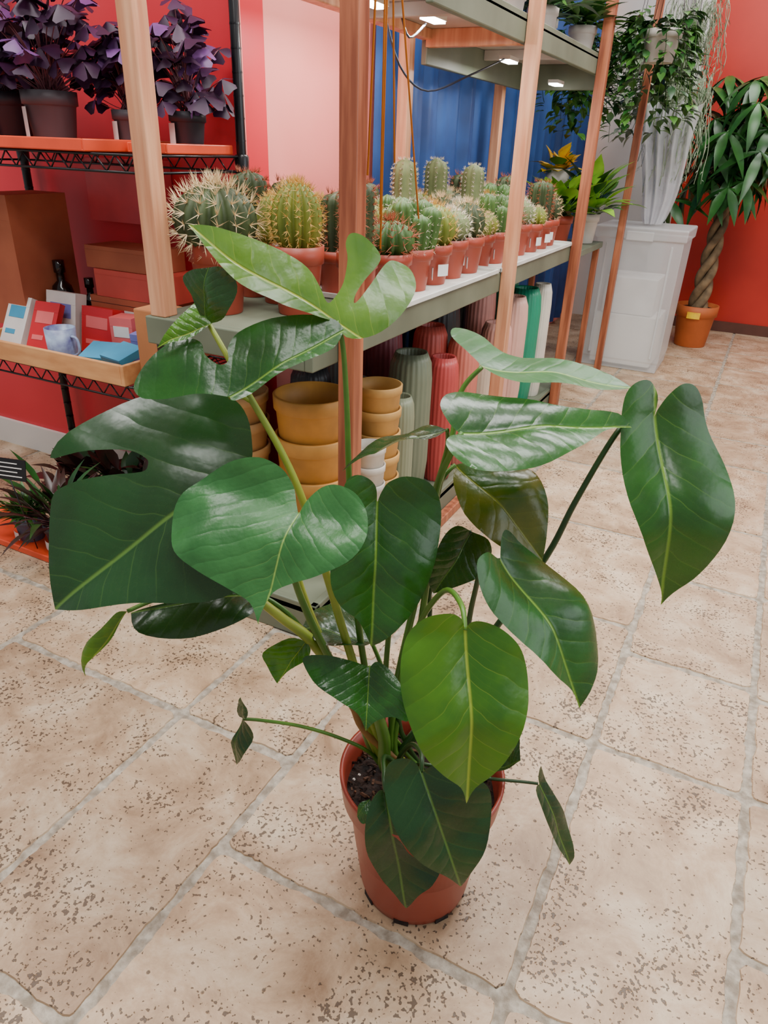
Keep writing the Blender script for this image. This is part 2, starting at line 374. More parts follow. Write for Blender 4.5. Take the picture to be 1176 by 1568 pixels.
mb=MB(); pot_into(mb,.066,.15,M_terra); cactus_body(mb,(0,0,.130),.087,.145,15,M_cdk,M_spp,.032,9,7,amp=.14)
label(mb,.066,.05,.02,.02,-1.0); o=mb.obj("potted_barrel_cactus"); o.location=(-1.105,1.335,TZ+.0008)
mb=MB(); pot_into(mb,.062,.15,M_terra); cactus_body(mb,(.0,0,.130),.054,.155,14,M_cy,M_spy,.018,14,6)
o=mb.obj("potted_golden_cactus"); o.location=(-0.955,1.43,TZ+.0008)
mb=MB(); pot_into(mb,.055,.14,M_terra)
for (x,y,q,hh) in ((-.02,.0,.036,.13),(.03,-.02,.028,.08),(.0,.04,.03,.1)): cactus_body(mb,(x,y,.12),q,hh,13,M_cy,M_spy,.013,10,6)
o=mb.obj("potted_golden_cactus"); o.location=(-1.062,1.515,TZ+.0008)
mb=MB(); pot_into(mb,.050,.13,M_terra); label(mb,.0505,.02,.04,.03,-1.2); cactus_body(mb,(0,0,.115),.036,.17,10,M_cdk,M_spb,.016,12,8,col=True)
o=mb.obj("potted_column_cactus"); o.location=(-0.865,1.55,TZ+.0008)
mb=MB(); pot_into(mb,.045,.13,M_terra); cactus_body(mb,(0,0,.115),.042,.18,12,M_cdk,M_spb,.016,12,8,col=True)
o=mb.obj("potted_column_cactus"); o.location=(-1.165,1.54,TZ+.0008)
# ------------------------------------------------------------ ceramic pots under the shelf
def vase(name,x,y,r,h,col,rib=True,z=0.096):
    m=mat(name+"_glaze",col,0.45,tuple(int(c*.9) for c in col),6)
    mb=MB(); mb.lathe([(r*.8,0),(r*.86,.01),(r,h*.25),(r,h*.82),(r*.93,h*.93),(r*.72,h),(r*.66,h*.985),(r*.66,h*.8),(0.0001,h*.8)],m,n=96 if rib else 40,rib=24 if rib else 0,ribamp=.022)
    o=mb.obj(name); o.location=(x,y,z); return o
def stack(name,x,y,r,h,n,col,z=0.096):
    m=mat(name+"_clay",col,0.55,tuple(int(c*.82) for c in col),9)
    mb=MB()
    for i in range(n):
        zz=i*h*.42
        mb.lathe([(r*.74,0),(r*.76,.004),(r*.94,h*.84),(r*.97,h*.85),(r,h*.86),(r*1.01,h*.99),(r*.98,h),(r*.93,h),(r*.90,h*.8),(r*.72,.02),(0.0001,.02)],m,(0,0,zz),n=44)
    o=mb.obj(name); o.location=(x,y,z); return o
stack("mustard_plant_pot",-0.92,1.43,.096,.25,3,(220,158,74))
stack("mustard_plant_pot",-0.865,1.68,.066,.16,5,(216,166,92))
stack("mustard_plant_pot",-1.1,1.36,.08,.17,5,(198,152,96))
stack("white_plant_pot",-0.83,1.57,.045,.13,4,(226,220,208))
vase("sage_ribbed_vase",-0.885,1.93,.066,.46,(118,128,106))
vase("sage_ribbed_vase",-0.86,1.81,.045,.36,(140,148,120))
vase("rose_ribbed_vase",-0.84,2.08,.052,.42,(190,70,68))
vase("rose_ribbed_vase",-0.95,2.22,.06,.48,(200,90,80))
vase("rose_ribbed_vase",-0.84,2.25,.055,.45,(212,120,104))
vase("plum_ribbed_vase",-1.03,2.03,.06,.52,(120,50,60))
vase("plum_ribbed_vase",-1.14,2.2,.06,.50,(96,40,52))
vase("charcoal_vase",-1.05,1.60,.062,.40,(62,66,66)); vase("charcoal_vase",-1.13,1.75,.062,.42,(52,54,58))
vase("grey_ribbed_vase",-0.99,1.77,.055,.40,(120,122,116)); vase("grey_ribbed_vase",-1.15,1.95,.055,.46,(106,108,104))
vase("blush_ribbed_vase",-0.85,2.62,.06,.43,(226,168,154)); vase("blush_ribbed_vase",-0.85,2.8,.06,.5,(226,176,160)); vase("blush_ribbed_vase",-0.97,2.75,.06,.55,(220,156,146))
vase("cream_vase",-0.86,2.45,.055,.36,(222,204,180)); vase("charcoal_vase",-1.0,2.42,.07,.54,(50,52,56)); vase("charcoal_vase",-1.12,2.58,.07,.54,(50,52,56))
vase("teal_vase",-0.87,3.02,.07,.5,(20,146,110)); vase("teal_vase",-1.0,3.1,.07,.56,(20,134,100)); vase("cream_vase",-0.84,3.17,.045,.5,(230,222,206))
vase("charcoal_vase",-1.13,2.92,.07,.54,(60,62,66))
# ------------------------------------------------------------ wire rack
mb=MB(); rx0,rx1,ry0,ry1=-2.1,-1.27,1.30,1.655
for x in (rx0,rx1):
    for y in (ry0,ry1):
        mb.tube([(x,y,0),(x,y,2.3)],.0125,M_black,n=12,sub=2)
        z=.05
        while z<2.28: mb.lathe([(.0133,0),(.0133,.004)],M_black,(x,y,z),n=12); z+=.05
for z in (.52,1.065,1.75):
    for y in (ry0,ry1):
        mb.tube([(rx0,y,z),(rx1,y,z)],.003,M_black,n=6,sub=1); mb.tube([(rx0,y,z-.035),(rx1,y,z-.035)],.003,M_black,n=6,sub=1)
        k=0; x=rx0
        while x<rx1-.02:
            mb.tube([(x,y,z if k%2 else z-.035),(x+.03,y,z-.035 if k%2 else z)],.002,M_black,n=5,sub=1); x+=.03;k+=1
    for x in (rx0,rx1):
        mb.tube([(x,ry0,z),(x,ry1,z)],.003,M_black,n=6,sub=1); mb.tube([(x,ry0,z-.035),(x,ry1,z-.035)],.003,M_black,n=6,sub=1)
    x=rx0+.025
    while x<rx1: mb.tube([(x,ry0,z),(x,ry1,z)],.0018,M_black,n=5,sub=1); x+=.025
    for x in (rx0,rx1):
        for y in (ry0,ry1): mb.lathe([(.017,-.04),(.019,.0),(.016,.005)],M_black,(x,y,z),n=12)
mb.obj("black_wire_rack")
def traymesh(name,x0,x1,y0,y1,z,h,m,t=.006):
    mb=MB(); mb.box(x0,x1,y0,y1,z,z+.005,m)
    for q in ((x0,x0+t,y0,y1),(x1-t,x1,y0,y1),(x0+t,x1-t,y0,y0+t),(x0+t,x1-t,y1-t,y1)): mb.box(*q,z+.0001,z+h,m)
    return mb.obj(name,bevel=.0025)
traymesh("orange_tray",-2.05,-1.42,1.28,1.64,1.069,.026,M_orange)
traymesh("orange_tray",-1.41,-1.285,1.40,1.64,1.069,.022,M_orange)
traymesh("orange_tray",-2.3,-1.60,1.13,1.285,0.001,.02,M_orange)
M_crate=mat("crate_pine",(226,168,112),0.6,(204,142,90),8,stretch=(1,5,5))
traymesh("wooden_crate",-2.0,-1.40,1.285,1.60,.524,.055,M_crate,.012)
# ------------------------------------------------------------ boxes and goods on middle shelf
def gbox(name,x,y,z,w,d,h,m,rz=0,tx=0,lab=False,deco=None):
    T=Matrix.Translation((x,y,z))@Matrix.Rotation(rz,4,'Z')@Matrix.Rotation(tx,4,'X')
    mb=MB(); mb.box(-w/2,w/2,-d/2,d/2,0,h,m,T)
    if lab: mb.box(-w*.1,w*.1,-d/2-.0012,-d/2,h*.3,h*.65,M_label,T)
    mb.box(-w/2,w/2,-d/2-.0006,-d/2,h*.80,h*.815,M_black if lab else m,T)
    if deco:
        mb.box(-w*.35,w*.35,-d/2-.001,-d/2,h*.55,h*.8,deco,T); mb.box(-w*.35,w*.1,-d/2-.001,-d/2,h*.2,h*.3,deco,T)
    return mb.obj(name,bevel=.002)
M_kraft=mat("cardboard",(176,98,66),0.7,(154,80,54),6); M_boxr=mat("rosy_carton",(206,80,66),0.5,(184,64,54),5)
M_boxp=mat("pink_wall_reflection",(222,84,92),0.35)  # pink of a reflection on the wall, put into the colour
gbox("carton_box",-1.58,1.57,.60,.30,.13,.09,M_kraft,lab=True); gbox("carton_box",-1.56,1.57,.691,.28,.13,.075,M_boxr); gbox("carton_box",-1.60,1.57,.767,.26,.12,.06,M_kraft)
gbox("carton_box",-1.58,1.57,.53,.34,.14,.069,M_kraft)
gbox("cardboard_box",-1.95,1.50,.59,.14,.2,.36,M_kraft)
gbox("wall_reflection_box",-1.70,1.675,.875,.30,.035,.17,M_boxp)  # thin pink box modelled in place of a reflection on the wall
M_g1=mat("red_pack",(206,32,44),0.45); M_g2=mat("blue_pack",(70,160,200),0.45); M_g3=mat("lilac_pack",(130,130,200),0.5); M_g4=mat("white_pack",(236,230,224),0.5); M_g5=mat("pink_pack",(236,110,110),.5)
gbox("gift_pack",-1.91,1.355,.55,.09,.02,.14,M_g4,0,-.5,deco=M_g2); gbox("gift_pack",-1.80,1.36,.545,.09,.02,.14,M_g1,.1,-.5,deco=M_g5); gbox("gift_pack",-1.80,1.45,.535,.12,.04,.16,M_g4,0,-.2,deco=M_g3); gbox("gift_pack",-1.66,1.46,.535,.12,.05,.13,M_g1,0,-.2,deco=M_g5)
gbox("gift_pack",-1.56,1.38,.560,.11,.09,.02,M_g2,.3,.25); gbox("gift_pack",-1.47,1.36,.575,.09,.08,.02,M_g2,-.2,.3); gbox("gift_pack",-1.46,1.47,.535,.10,.07,.09,M_g3,.1,.1); gbox("gift_pack",-1.56,1.47,.535,.07,.06,.12,M_g5,.2,0,deco=M_g4)
M_mug=mat("purple_mug",(60,30,120),0.35,(170,190,215),18)
mb=MB(); mb.lathe([(.034,0),(.038,.004),(.041,.10),(.038,.10),(.036,.01),(.0001,.01)],M_mug)
mb.tube([(.039,0,.08),(.062,0,.075),(.064,0,.04),(.038,0,.025)],.004,M_mug); o=mb.obj("patterned_mug"); o.location=(-1.685,1.345,.53)
M_bot=mat("amber_bottle_glass",(30,18,16),0.12)
for (x,y,s,zz) in ((-1.86,1.52,1.5,.529),(-1.79,1.56,1.2,.529)):
    h=.12; mb=MB(); mb.lathe([(.02,0),(.022,.004),(.022,h*.6),(.018,h*.7),(.008,h*.76),(.008,h*.85),(.011,h*.86),(.011,h),(.0001,h)],M_bot,n=20); o=mb.obj("pump_bottle"); o.location=(x,y,zz); o.scale=(s,s,s*1.35)
M_kraftbag=mat("kraft_paper",(196,128,80),0.7)
mb=MB(); mb.box(-1.385,-1.30,1.33,1.42,.524,.72,M_kraftbag); mb.obj("paper_bag",bevel=.004)
# ------------------------------------------------------------ foliage builders
M_oxa=mat("oxalis_purple",(66,22,62),0.5,(38,12,40),12); M_oxas=mat("oxalis_stem",(130,70,80),0.5)
M_oxb=mat("oxalis_mauve",(122,76,134),0.45,(84,46,100),12)
def oxalis(name,x,y,z,pr,ph,n,rad,hh,potm):
    mb=MB(); pot_into(mb,pr,ph,potm); label(mb,pr*.97+.002,ph*.1,.035,ph*.6,-2.0)
    for i in range(n):
        a=rnd(0,6.28); q=rad*math.sqrt(rnd(.02,1)); zz=ph+hh*rnd(.1,1)*(1-.35*(q/rad)**2)
        tip=Vector((q*math.cos(a),q*math.sin(a)*.8,zz))
        mb.tube([(rnd(-.02,.02),rnd(-.02,.02),ph*.9),(tip.x*.4,tip.y*.4,zz*.65+ph*.2),tip],.0012,M_oxas,n=4,sub=3)
        a0=rnd(0,6.28); s=rnd(.028,.046); m=M_oxb if random.random()<.2 else M_oxa
        tl=Vector((rnd(-.5,.5),rnd(-.9,.1),1)).normalized()
        u=tl.orthogonal().normalized(); w=tl.cross(u)
        for k in range(3):
            b=a0+k*2.094; d=u*math.cos(b)+w*math.sin(b)-tl*rnd(.2,.7)
            mb.blade(tip,d,tl,s,s*1.35,m,bend=.1,prof=(.05,.4,.75,1.0,.8),fold=-.25)
    o=mb.obj(name); o.location=(x,y,z); return o
oxalis("potted_purple_oxalis",-1.67,1.42,1.0752,.066,.12,95,.17,.26,M_grey)
oxalis("potted_purple_oxalis",-1.86,1.46,1.0752,.062,.12,95,.16,.26,M_greyd)
oxalis("potted_purple_oxalis",-1.49,1.50,1.0752,.042,.085,50,.10,.2,M_grey)
oxalis("potted_purple_oxalis",-1.34,1.54,1.0752,.045,.085,60,.11,.24,M_greyd)
M_gl=mat("houseplant_green",(40,92,34),0.4,(24,62,24),10); M_gd=mat("houseplant_dark",(40,46,34),0.35,(70,26,30),10); M_gy=mat("lime_leaf",(150,196,50),0.45,(100,160,36),10)
M_gm=mat("foliage_mid",(80,128,46),0.45,(46,92,32),10)
def bushy(name,x,y,z,pr,ph,n,L,W,ms,potm=None,spread=1.0,rise=1.0,lab=False):
    mb=MB()
    if pr: pot_into(mb,pr,ph,potm)
    if lab: label(mb,pr*.97+.002,ph*.15,.04,ph*.3,-1.9)
    for i in range(n):
        a=rnd(0,6.28); el=rnd(.2,1.3)*rise
        d=Vector((math.cos(a)*math.cos(el)*spread,math.sin(a)*math.cos(el)*spread,math.sin(el))).normalized()
        p=Vector((rnd(-.4,.4)*max(pr,.02),rnd(-.4,.4)*max(pr,.02),ph*.9)); st=L*rnd(.2,.9)
        mb.tube([p,p+d*st],.0012,ms[0],n=4,sub=1)
        mb.blade(p+d*st,d,Vector((0,0,1)),L*rnd(.6,1.1),W*rnd(.7,1.2),random.choice(ms),bend=rnd(.1,.5))
    o=mb.obj(name); o.location=(x,y,z); return o
bushy("potted_dracaena",-1.655,1.205,.0065,.047,.09,60,.13,.022,[M_gd,M_gl,M_gd],M_greyd,lab=True)
bushy("potted_fern",-1.79,1.205,.0065,.047,.08,140,.06,.012,[M_gm,M_gl],mat("slate_pot",(90,100,122),.5),lab=True)
for (x,y) in ((-1.62,1.42),(-1.46,1.40),(-1.78,1.42),(-1.54,1.50)):
    bushy("potted_calathea",x,y,.0008,.055,.11,46,.105,.05,[M_gd,M_gl,M_gd],M_greyd)
mb=MB(); T=Matrix.Translation((-1.70,1.115,.255))@Matrix.Rotation(.25,4,'Z')@Matrix.Rotation(-.2,4,'X'); mb.box(-.05,.05,-.001,.001,0,.06,M_black,T)
for k in range(4): mb.box(-.040,.038-.014*(k%2),-.0018,-.001,.010+k*.012,.0125+k*.012,M_label,T)
mb.tube([T@Vector((0,0,.0)),(-1.70,1.15,.02)],.0018,M_black,n=5,sub=1); mb.obj("plant_name_sign")
# ------------------------------------------------------------ plants beyond the table, far end
tb=MB(); tb.box(-1.18,-.80,3.62,4.12,.66,.69,M_sage)
for x in (-1.17,-.84):
    for y in (3.64,4.08): tb.box(x,x+.03,y,y+.03,0,.66,M_wood)
tb.obj("plant_stand_table",bevel=.003)
M_pale=mat("pale_pot",(214,206,196),.5)
M_fl=mat("yellow_flower",(250,214,20),.5,(240,180,20),20)
bushy("potted_croton",-.96,3.75,.691,.07,.14,70,.15,.07,[M_gl,M_gm,M_gy],M_terra,rise=1.1)
bushy("potted_croton",-.88,3.98,.691,.07,.14,70,.17,.07,[M_gl,M_gy,M_gy],M_pale,rise=1.1)
bushy("potted_primrose",-1.05,3.96,.691,.06,.34,40,.09,.08,[M_gm,M_fl,M_fl],M_pale)
for i,(x,y) in enumerate(((-.9,2.55),(-.88,2.85),(-.95,3.1),(-.85,3.3))):
    bushy("potted_trailing_plant",x,y,UZ+.001,.055,.1,60,.12,.045,[M_gl,M_gm],M_pale,rise=.7)
mb=MB(); mb.box(-.74,-.705,4.13,4.165,0,2.6,M_wood,None); mb.box(-1.2,-.70,4.13,4.16,1.95,1.98,M_wood); mb.box(-.74,-.70,3.45,4.13,1.95,1.98,M_wood); mb.obj("wooden_hanging_frame",bevel=.003)
M_moss=mat("spanish_moss",(160,172,146),.8,(112,130,100),20)
def moss(name,x,y,z,L,n,w,m):
    mb=MB()
    for i in range(n):
        a=rnd(0,6.28);r=w*math.sqrt(rnd(0,1)); p=Vector((x+r*math.cos(a),y+r*math.sin(a),z+rnd(-.05,.03))); pts=[p]; q=p.copy(); l=L*rnd(.4,1)
        for k in range(6): q=q+Vector((rnd(-.02,.02),rnd(-.02,.02),-l/6)); pts.append(q.copy())
        mb.tube(pts,.0022,m,n=4,sub=2)
        for k in range(10):
            b=random.choice(pts)+Vector((0,0,rnd(-.03,.03))); mb.blade(b,Vector((rnd(-1,1),rnd(-1,1),rnd(-1,.3))),Vector((0,0,1)),.035,.005,m,bend=.3)
    mb.tube([(x,y,z),(x,y,z+.5)],.002,M_black,n=4,sub=1)
    return mb.obj(name)
moss("hanging_spanish_moss",-.58,4.45,1.45,.50,110,.14,M_moss)
moss("hanging_spanish_moss",-.66,4.95,1.85,.45,90,.16,M_moss)
def vine(name,x,y,z,n,L,m,sz=.05):
    mb=MB(); pot_into(mb,.08,.12,M_pale,(x,y,z))
    for k in range(3):
        a=k*2.1; mb.tube([(x+.078*math.cos(a),y+.078*math.sin(a),z+.12),(x,y,z+.6)],.0015,M_black,n=4,sub=1)
    for i in range(n):
        a=rnd(0,6.28); p=Vector((x+.06*math.cos(a),y+.06*math.sin(a),z+.12)); l=L*rnd(.3,1)
        pts=[p,p+Vector((.06*math.cos(a),.06*math.sin(a),.03))]
        for k in range(5): pts.append(pts[-1]+Vector((rnd(-.02,.03)*math.cos(a),rnd(-.02,.03)*math.sin(a),-l/5)))
        mb.tube(pts,.0015,m[0],n=4,sub=2)
        for q in pts[1:]:
            for e in range(3): mb.blade(q+Vector((0,0,rnd(-.04,.04))),Vector((math.cos(a)+rnd(-1,1),math.sin(a)+rnd(-1,1),rnd(-.6,.3))),Vector((0,0,1)),sz*rnd(.7,1.2),sz*.6,random.choice(m),bend=.3)
    return mb.obj(name)
vine("hanging_vine_basket",-.62,3.75,1.46,26,.42,[M_gm,M_gl],.06)
vine("hanging_vine_basket",-.85,4.6,1.50,30,.5,[M_gm,M_moss],.06)
vine("hanging_vine_basket",-.95,3.8,1.40,30,.35,[M_gl,M_gm],.06)
vine("hanging_vine_basket",-.80,5.2,1.60,30,.6,[M_gm,M_moss,M_moss],.07)
# ------------------------------------------------------------ translucent storage bin
M_plast=mat("frosted_plastic",(244,246,246),.3,(232,236,236),2,trans=.35,alpha=.58)
mb=MB()
x0,x1,y0,y1=-.86,-.40,4.22,4.62
def ring(z,e): return [Vector((x0-e,y0-e,z)),Vector((x1+e,y0-e,z)),Vector((x1+e,y1+e,z)),Vector((x0-e,y1+e,z))]
rs=[ring(.001,-.018),ring(.05,-.015),ring(.06,-.012),ring(.70,-.004),ring(.705,.008),ring(.76,.010),ring(.765,.004)]
vs=sum(rs,[]); fs=[(0,3,2,1)]
for j in range(6):
    for i in range(4): fs.append((j*4+i,j*4+(i+1)%4,(j+1)*4+(i+1)%4,(j+1)*4+i))
fs.append((24,25,26,27)); mb.add(vs,fs,M_plast)
for xx in (-.80,-.46): mb.box(xx-.006,xx+.006,y0+.001,y0+.031,.08,.68,M_plast)
mb.box(-.70,-.56,y0-.018,y0-.006,.70,.745,M_plast)
mb.box(-.80,-.46,4.27,4.57,.02,.30,M_white); mb.box(-.78,-.50,4.28,4.55,.302,.5,M_label)
mb.obj("plastic_storage_bin",bevel=.008)
M_wrap=mat("clear_crinkled_plastic",(240,242,246),.2,(220,222,228),9,bump=.8,trans=.2,alpha=.5)
mb=MB()
for s_ in range(3):
    vs=[];fs=[];n=36;nr=20
    for j in range(nr+1):
        t=j/nr; wd=(.05+.09*t**.6)*(1-.15*s_)
        for i in range(n+1):
            q=(i/n-.5)*2; fold_=.028*math.sin(q*11+s_*2+t*2)+.02*noise.noise(Vector((q*4,t*5,s_*3)))
            vs.append((-.60+q*wd+.01*math.sin(t*6),4.34+.05*s_+fold_*(0.4+t),.775+.56*t+.02*math.sin(q*7+s_)*t))
    for j in range(nr):
        for i in range(n): o=j*(n+1)+i; fs.append((o,o+1,o+n+2,o+n+1))
    mb.add(vs,fs,M_wrap,True)
mb.obj("clear_plastic_plant_wrap")
# ------------------------------------------------------------ money tree
M_bark=mat("money_tree_bark",(140,116,84),.8,(90,74,52),16,bump=.5); M_mt=mat("money_tree_leaf",(48,104,40),.35,(26,68,26),10)
mb=MB(); px_,py_=-.33,5.12
pot_into(mb,.13,.26,mat("terracotta_clay",(196,100,46),.6),(px_,py_,.001))
label(mb,.134,.19,.08,.04,-1.6,(px_,py_,0),M_fl)
for k in range(3):
    pts=[];rr=[]
    for i in range(29):
        t=i/28; a=k*2.094+t*15; r=.036*(1-.35*t)
        pts.append((px_+r*math.cos(a)+.03*t,py_+r*math.sin(a),.22+t*.95)); rr.append(.03*(1-.45*t))
    mb.tube(pts,rr,M_bark,n=10,sub=2)
topc=Vector((px_+.03,py_,1.17))
for i in range(58):
    a=rnd(0,6.28); el=rnd(-.3,1.4); l=rnd(.12,.44); d=Vector((math.cos(a)*math.cos(el),math.sin(a)*math.cos(el),math.sin(el)))
    p0=topc+Vector((0,0,rnd(-.2,.1))); e=p0+d*l; mid=p0+d*l*.5+Vector((0,0,.05)); mb.tube([p0,mid,e],.004,M_mt,n=5,sub=3)
    nrm=(d*.5+Vector((0,0,1))).normalized(); u=nrm.orthogonal().normalized(); w=nrm.cross(u); a0=rnd(0,6)
    for k in range(6):
        b=a0+k*1.047; mb.blade(e,u*math.cos(b)+w*math.sin(b)-nrm*rnd(.1,.7),nrm,rnd(.18,.28),.058,M_mt,bend=.5,prof=(.1,.55,.9,1,.8,.45,.0))
mb.obj("potted_money_tree")
# ------------------------------------------------------------ shelf lamps, cables, cords
M_lamp=mat("led_lamp",(255,252,245),.3,(255,252,245),emit=22); M_cable=mat("blue_grey_cable",(30,40,56),.5)
def lamp(x,y,z,e=3.0):
    mb=MB(); mb.box(x-.02,x+.02,y-.05,y+.05,z,z+.012,M_white); mb.box(x-.017,x+.017,y-.047,y+.047,z-.006,z,M_lamp); mb.obj("led_shelf_light")
    ld=D.lights.new("shelf_light",'AREA'); ld.size=.08; ld.energy=e; ld.color=(1,.97,.92); lo=D.objects.new("led_light",ld); lo.location=(x,y,z-.014); bpy.context.collection.objects.link(lo)
lamp(-.96,2.78,UZ-.06); lamp(-.93,3.3,UZ-.09,2); lamp(-.95,2.1,UZ-.03,3.5); lamp(-1.0,1.85,UZ-.03,2.5)
mb=MB(); mb.tube([(-1.0,1.9,1.42),(-1.02,2.05,1.3),(-1.0,2.2,1.25),(-.97,2.45,1.31),(-.96,2.75,1.385)],.003,M_cable,n=6)
mb.tube([(-1.0,2.0,1.42),(-.98,2.02,1.36),(-.97,2.1,1.40)],.003,M_cable,n=6); mb.obj("light_cable")
M_cord=mat("amber_cord",(206,120,24),.6)
mb=MB()
for (x,y,x2,y2,z2) in ((-.765,1.45,-.765,1.47,.97),(-.765,1.40,-.765,1.53,1.07),(-.765,1.24,-.765,1.67,.95),(-.722,1.40,-.722,1.33,1.05),(-.765,1.47,-.765,1.475,.9)): mb.tube([(x,y,2.3),(x2,y2,z2)],.0022,M_cord,n=6,sub=1)
mb.obj("macrame_hanging_cord")
# ------------------------------------------------------------ MONSTERA
plant=empty("potted_monstera")
G_dark=leafmat("leaf_dark_green",(22,62,28),(88,124,50),(14,46,22),.27)
G_mid=leafmat("leaf_mid_green",(34,88,28),(118,156,54),(21,63,24),.27)
G_sheen=leafmat("leaf_satin_green",(52,108,54),(142,174,82),(38,90,42),.35)
G_bri=leafmat("leaf_bright_green",(70,118,24),(164,184,60),(40,92,24),.25,transl=.2)
G_yel=leafmat("leaf_young_green",(80,120,24),(164,176,60),(56,98,22),.32,transl=.22)
G_brn=leafmat("leaf_olive_green",(92,92,28),(120,124,36),(28,68,18),.26)
pc=Vector((-.286,.740,0))
def crom(pts,sub=4):
    P=[]
    for i in range(len(pts)-1):
        p0=pts[max(i-1,0)];p1=pts[i];p2=pts[i+1];p3=pts[min(i+2,len(pts)-1)]
        for k in range(sub):
            t=k/sub; P.append(0.5*((2*p1)+(p2-p0)*t+(2*p0-5*p1+4*p2-p3)*t*t+(3*p1-p0-3*p2+p3)*t**3))
    return P
def inside(p,poly):
    c=False; n=len(poly); j=n-1
    for i in range(n):
        a=poly[i];b=poly[j]
        if (a.y>p.y)!=(b.y>p.y) and p.x<(b.x-a.x)*(p.y-a.y)/(b.y-a.y)+a.x: c=not c
        j=i
    return c
def leaf(name,B,T,E,s1,s2,m,fold=.35,arch=.05,wave=.05):
    """B/T/E: surveyed base, tip and edge point; s1 margin base->tip, s2 margin tip->base"""
    b3=S(*B);t3=S(*T);e3=S(*E)
    u=(t3-b3); Lm=u.length; u.normalize(); n=u.cross(e3-b3).normalized()
    if n.dot((C-b3).normalized()+Vector((0,0,.4)))<0: n=-n
    v=n.cross(u)
    def to2(p):
        r=(S(p[0],p[1],1.0)-C); k=(b3-C).dot(n)/r.dot(n); q=C+r*k-b3; return Vector((q.dot(u),q.dot(v)))
    b2=Vector((0,0)); t2=Vector((Lm,0))
    A=[b2]+[to2(p) for p in s1]+[t2]; Z=[t2]+[to2(p) for p in s2]+[b2]
    poly=crom(A)+crom(Z)
    pl=[poly[0]]
    for p in poly[1:]:
        if (p-pl[-1]).length>Lm*.004: pl.append(p)
    if (pl[0]-pl[-1]).length<Lm*.004: pl.pop()
    poly=pl
    xs=[p.x for p in poly]; ys=[p.y for p in poly]; W=max(max(ys),-min(ys)); h=max(max(xs)-min(xs),W*2)/40
    pts=list(poly); ne=len(poly); edges=[(i,(i+1)%ne) for i in range(ne)]
    i0=int(min(xs)/h)-1;i1=int(max(xs)/h)+1;j0=int(min(ys)/h)-1;j1=int(max(ys)/h)+1
    for i in range(i0,i1+1):
        for j in range(j0,j1+1):
            p=Vector((i*h,j*h))
            if inside(p,poly) and min((p-q).length_squared for q in poly)>(h*.45)**2: pts.append(p)
    r=geometry.delaunay_2d_cdt(pts,edges,[],0,1e-7); vv=r[0]; ff=[]
    for t in r[2]:
        c=sum((vv[i] for i in t),Vector((0,0)))/len(t)
        if inside(c,poly): ff.append(tuple(t))
    ph=rnd(0,6)
    co=[]
    for p in vv:
        a=min(abs(p.y)/W,1.0); t=min(max(p.x/Lm,0),1)
        z=W*(fold*a-fold*a*a)+Lm*arch*4*t*(1-t)+W*wave*math.sin(p.x/Lm*9+ph+(1.5 if p.y>0 else 0))*a*a
        lat=math.cos(2*math.pi*7*(p.x/Lm+.045-.62*(abs(p.y)/Lm)**.8)); z+=-lat*.00035*min(1,a*3)*(1-a*.6)*min(1,Lm/.15)
        z+=.016*Lm/.15*noise.noise(Vector((p.x/Lm*2.0,p.y/Lm*2.0,ph)))
        co.append(b3+u*p.x+v*p.y+n*z)
    me=D.meshes.new(name); me.from_pydata(co,[],ff); me.materials.append(m)
    me.polygons.foreach_set("use_smooth",[True]*len(ff))
    uvl=me.uv_layers.new(name="UVMap")
    for lp in me.loops: q=vv[lp.vertex_index]; uvl.data[lp.index].uv=(q.x/Lm,q.y/Lm)
    me.update()
    o=D.objects.new(name,me); bpy.context.collection.objects.link(o); o.parent=plant
    if len(me.polygons) and me.polygons[0].normal.dot(n)<0: me.flip_normals()
    return o
leaf("leaf_1",(515,492,.86),(286,350,.84),(535,360,.94),
 [(530,517),(575,512),(608,488),(628,450),(626,415),(608,395),(594,400),(572,430),(553,455),(544,462),(547,448),(562,425),(588,392),(578,368),(555,356),(537,357),(530,372),(534,395),(528,430),(512,456),(500,464),(488,440),(470,412),(430,384),(380,360),(330,349)],
 [(305,372),(335,402),(370,432),(410,455),(440,472),(470,482),(490,488)],G_yel,fold=.2,arch=.03)
leaf("leaf_2",(318,495,.87),(318,410,.86),(362,440,.84),[(305,460),(298,445),(284,424),(298,412)],[(345,408),(362,430),(360,465),(345,488)],G_dark,fold=.5)
leaf("leaf_3",(325,496,.86),(240,532,.85),(300,463,.88),[(318,472),(302,462),(288,475),(270,497)],[(268,526),(300,516)],G_bri)
leaf("leaf_4",(352,608,.81),(527,507,.85),(235,543,.86),
 [(300,606),(240,610),(214,608),(208,588),(235,545),(280,522),(310,528),(318,548),(338,562),(352,556),(352,535),(368,512),(420,495),(480,487),(515,493)],
 [(512,535),(470,556),(420,582),(385,604),(358,614)],G_mid,fold=.25)
leaf("leaf_5",(385,715,.86),(95,934,.77),(300,605,.93),
 [(390,690),(386,645),(360,616),(300,605),(215,617),(150,662),(103,712),(165,702),(215,700),(243,712),(247,723),(238,733),(190,738),(130,751),(98,772),(92,850)],
 [(150,936),(230,926),(320,925),(375,905),(400,850),(400,770)],G_dark,fold=.35,arch=.09,wave=.07)
leaf("leaf_6",(457,788,.74),(397,957,.665),(573,800,.71),
 [(453,768),(449,744),(436,720),(408,708),(370,712),(330,728),(295,750),(272,785),(268,815),(285,850),(320,880),(360,905),(387,925)],
 [(403,935),(420,908),(455,896),(500,888),(545,868),(570,838),(573,800),(556,765),(525,748),(495,748),(470,764)],G_sheen,fold=.4,arch=.09)
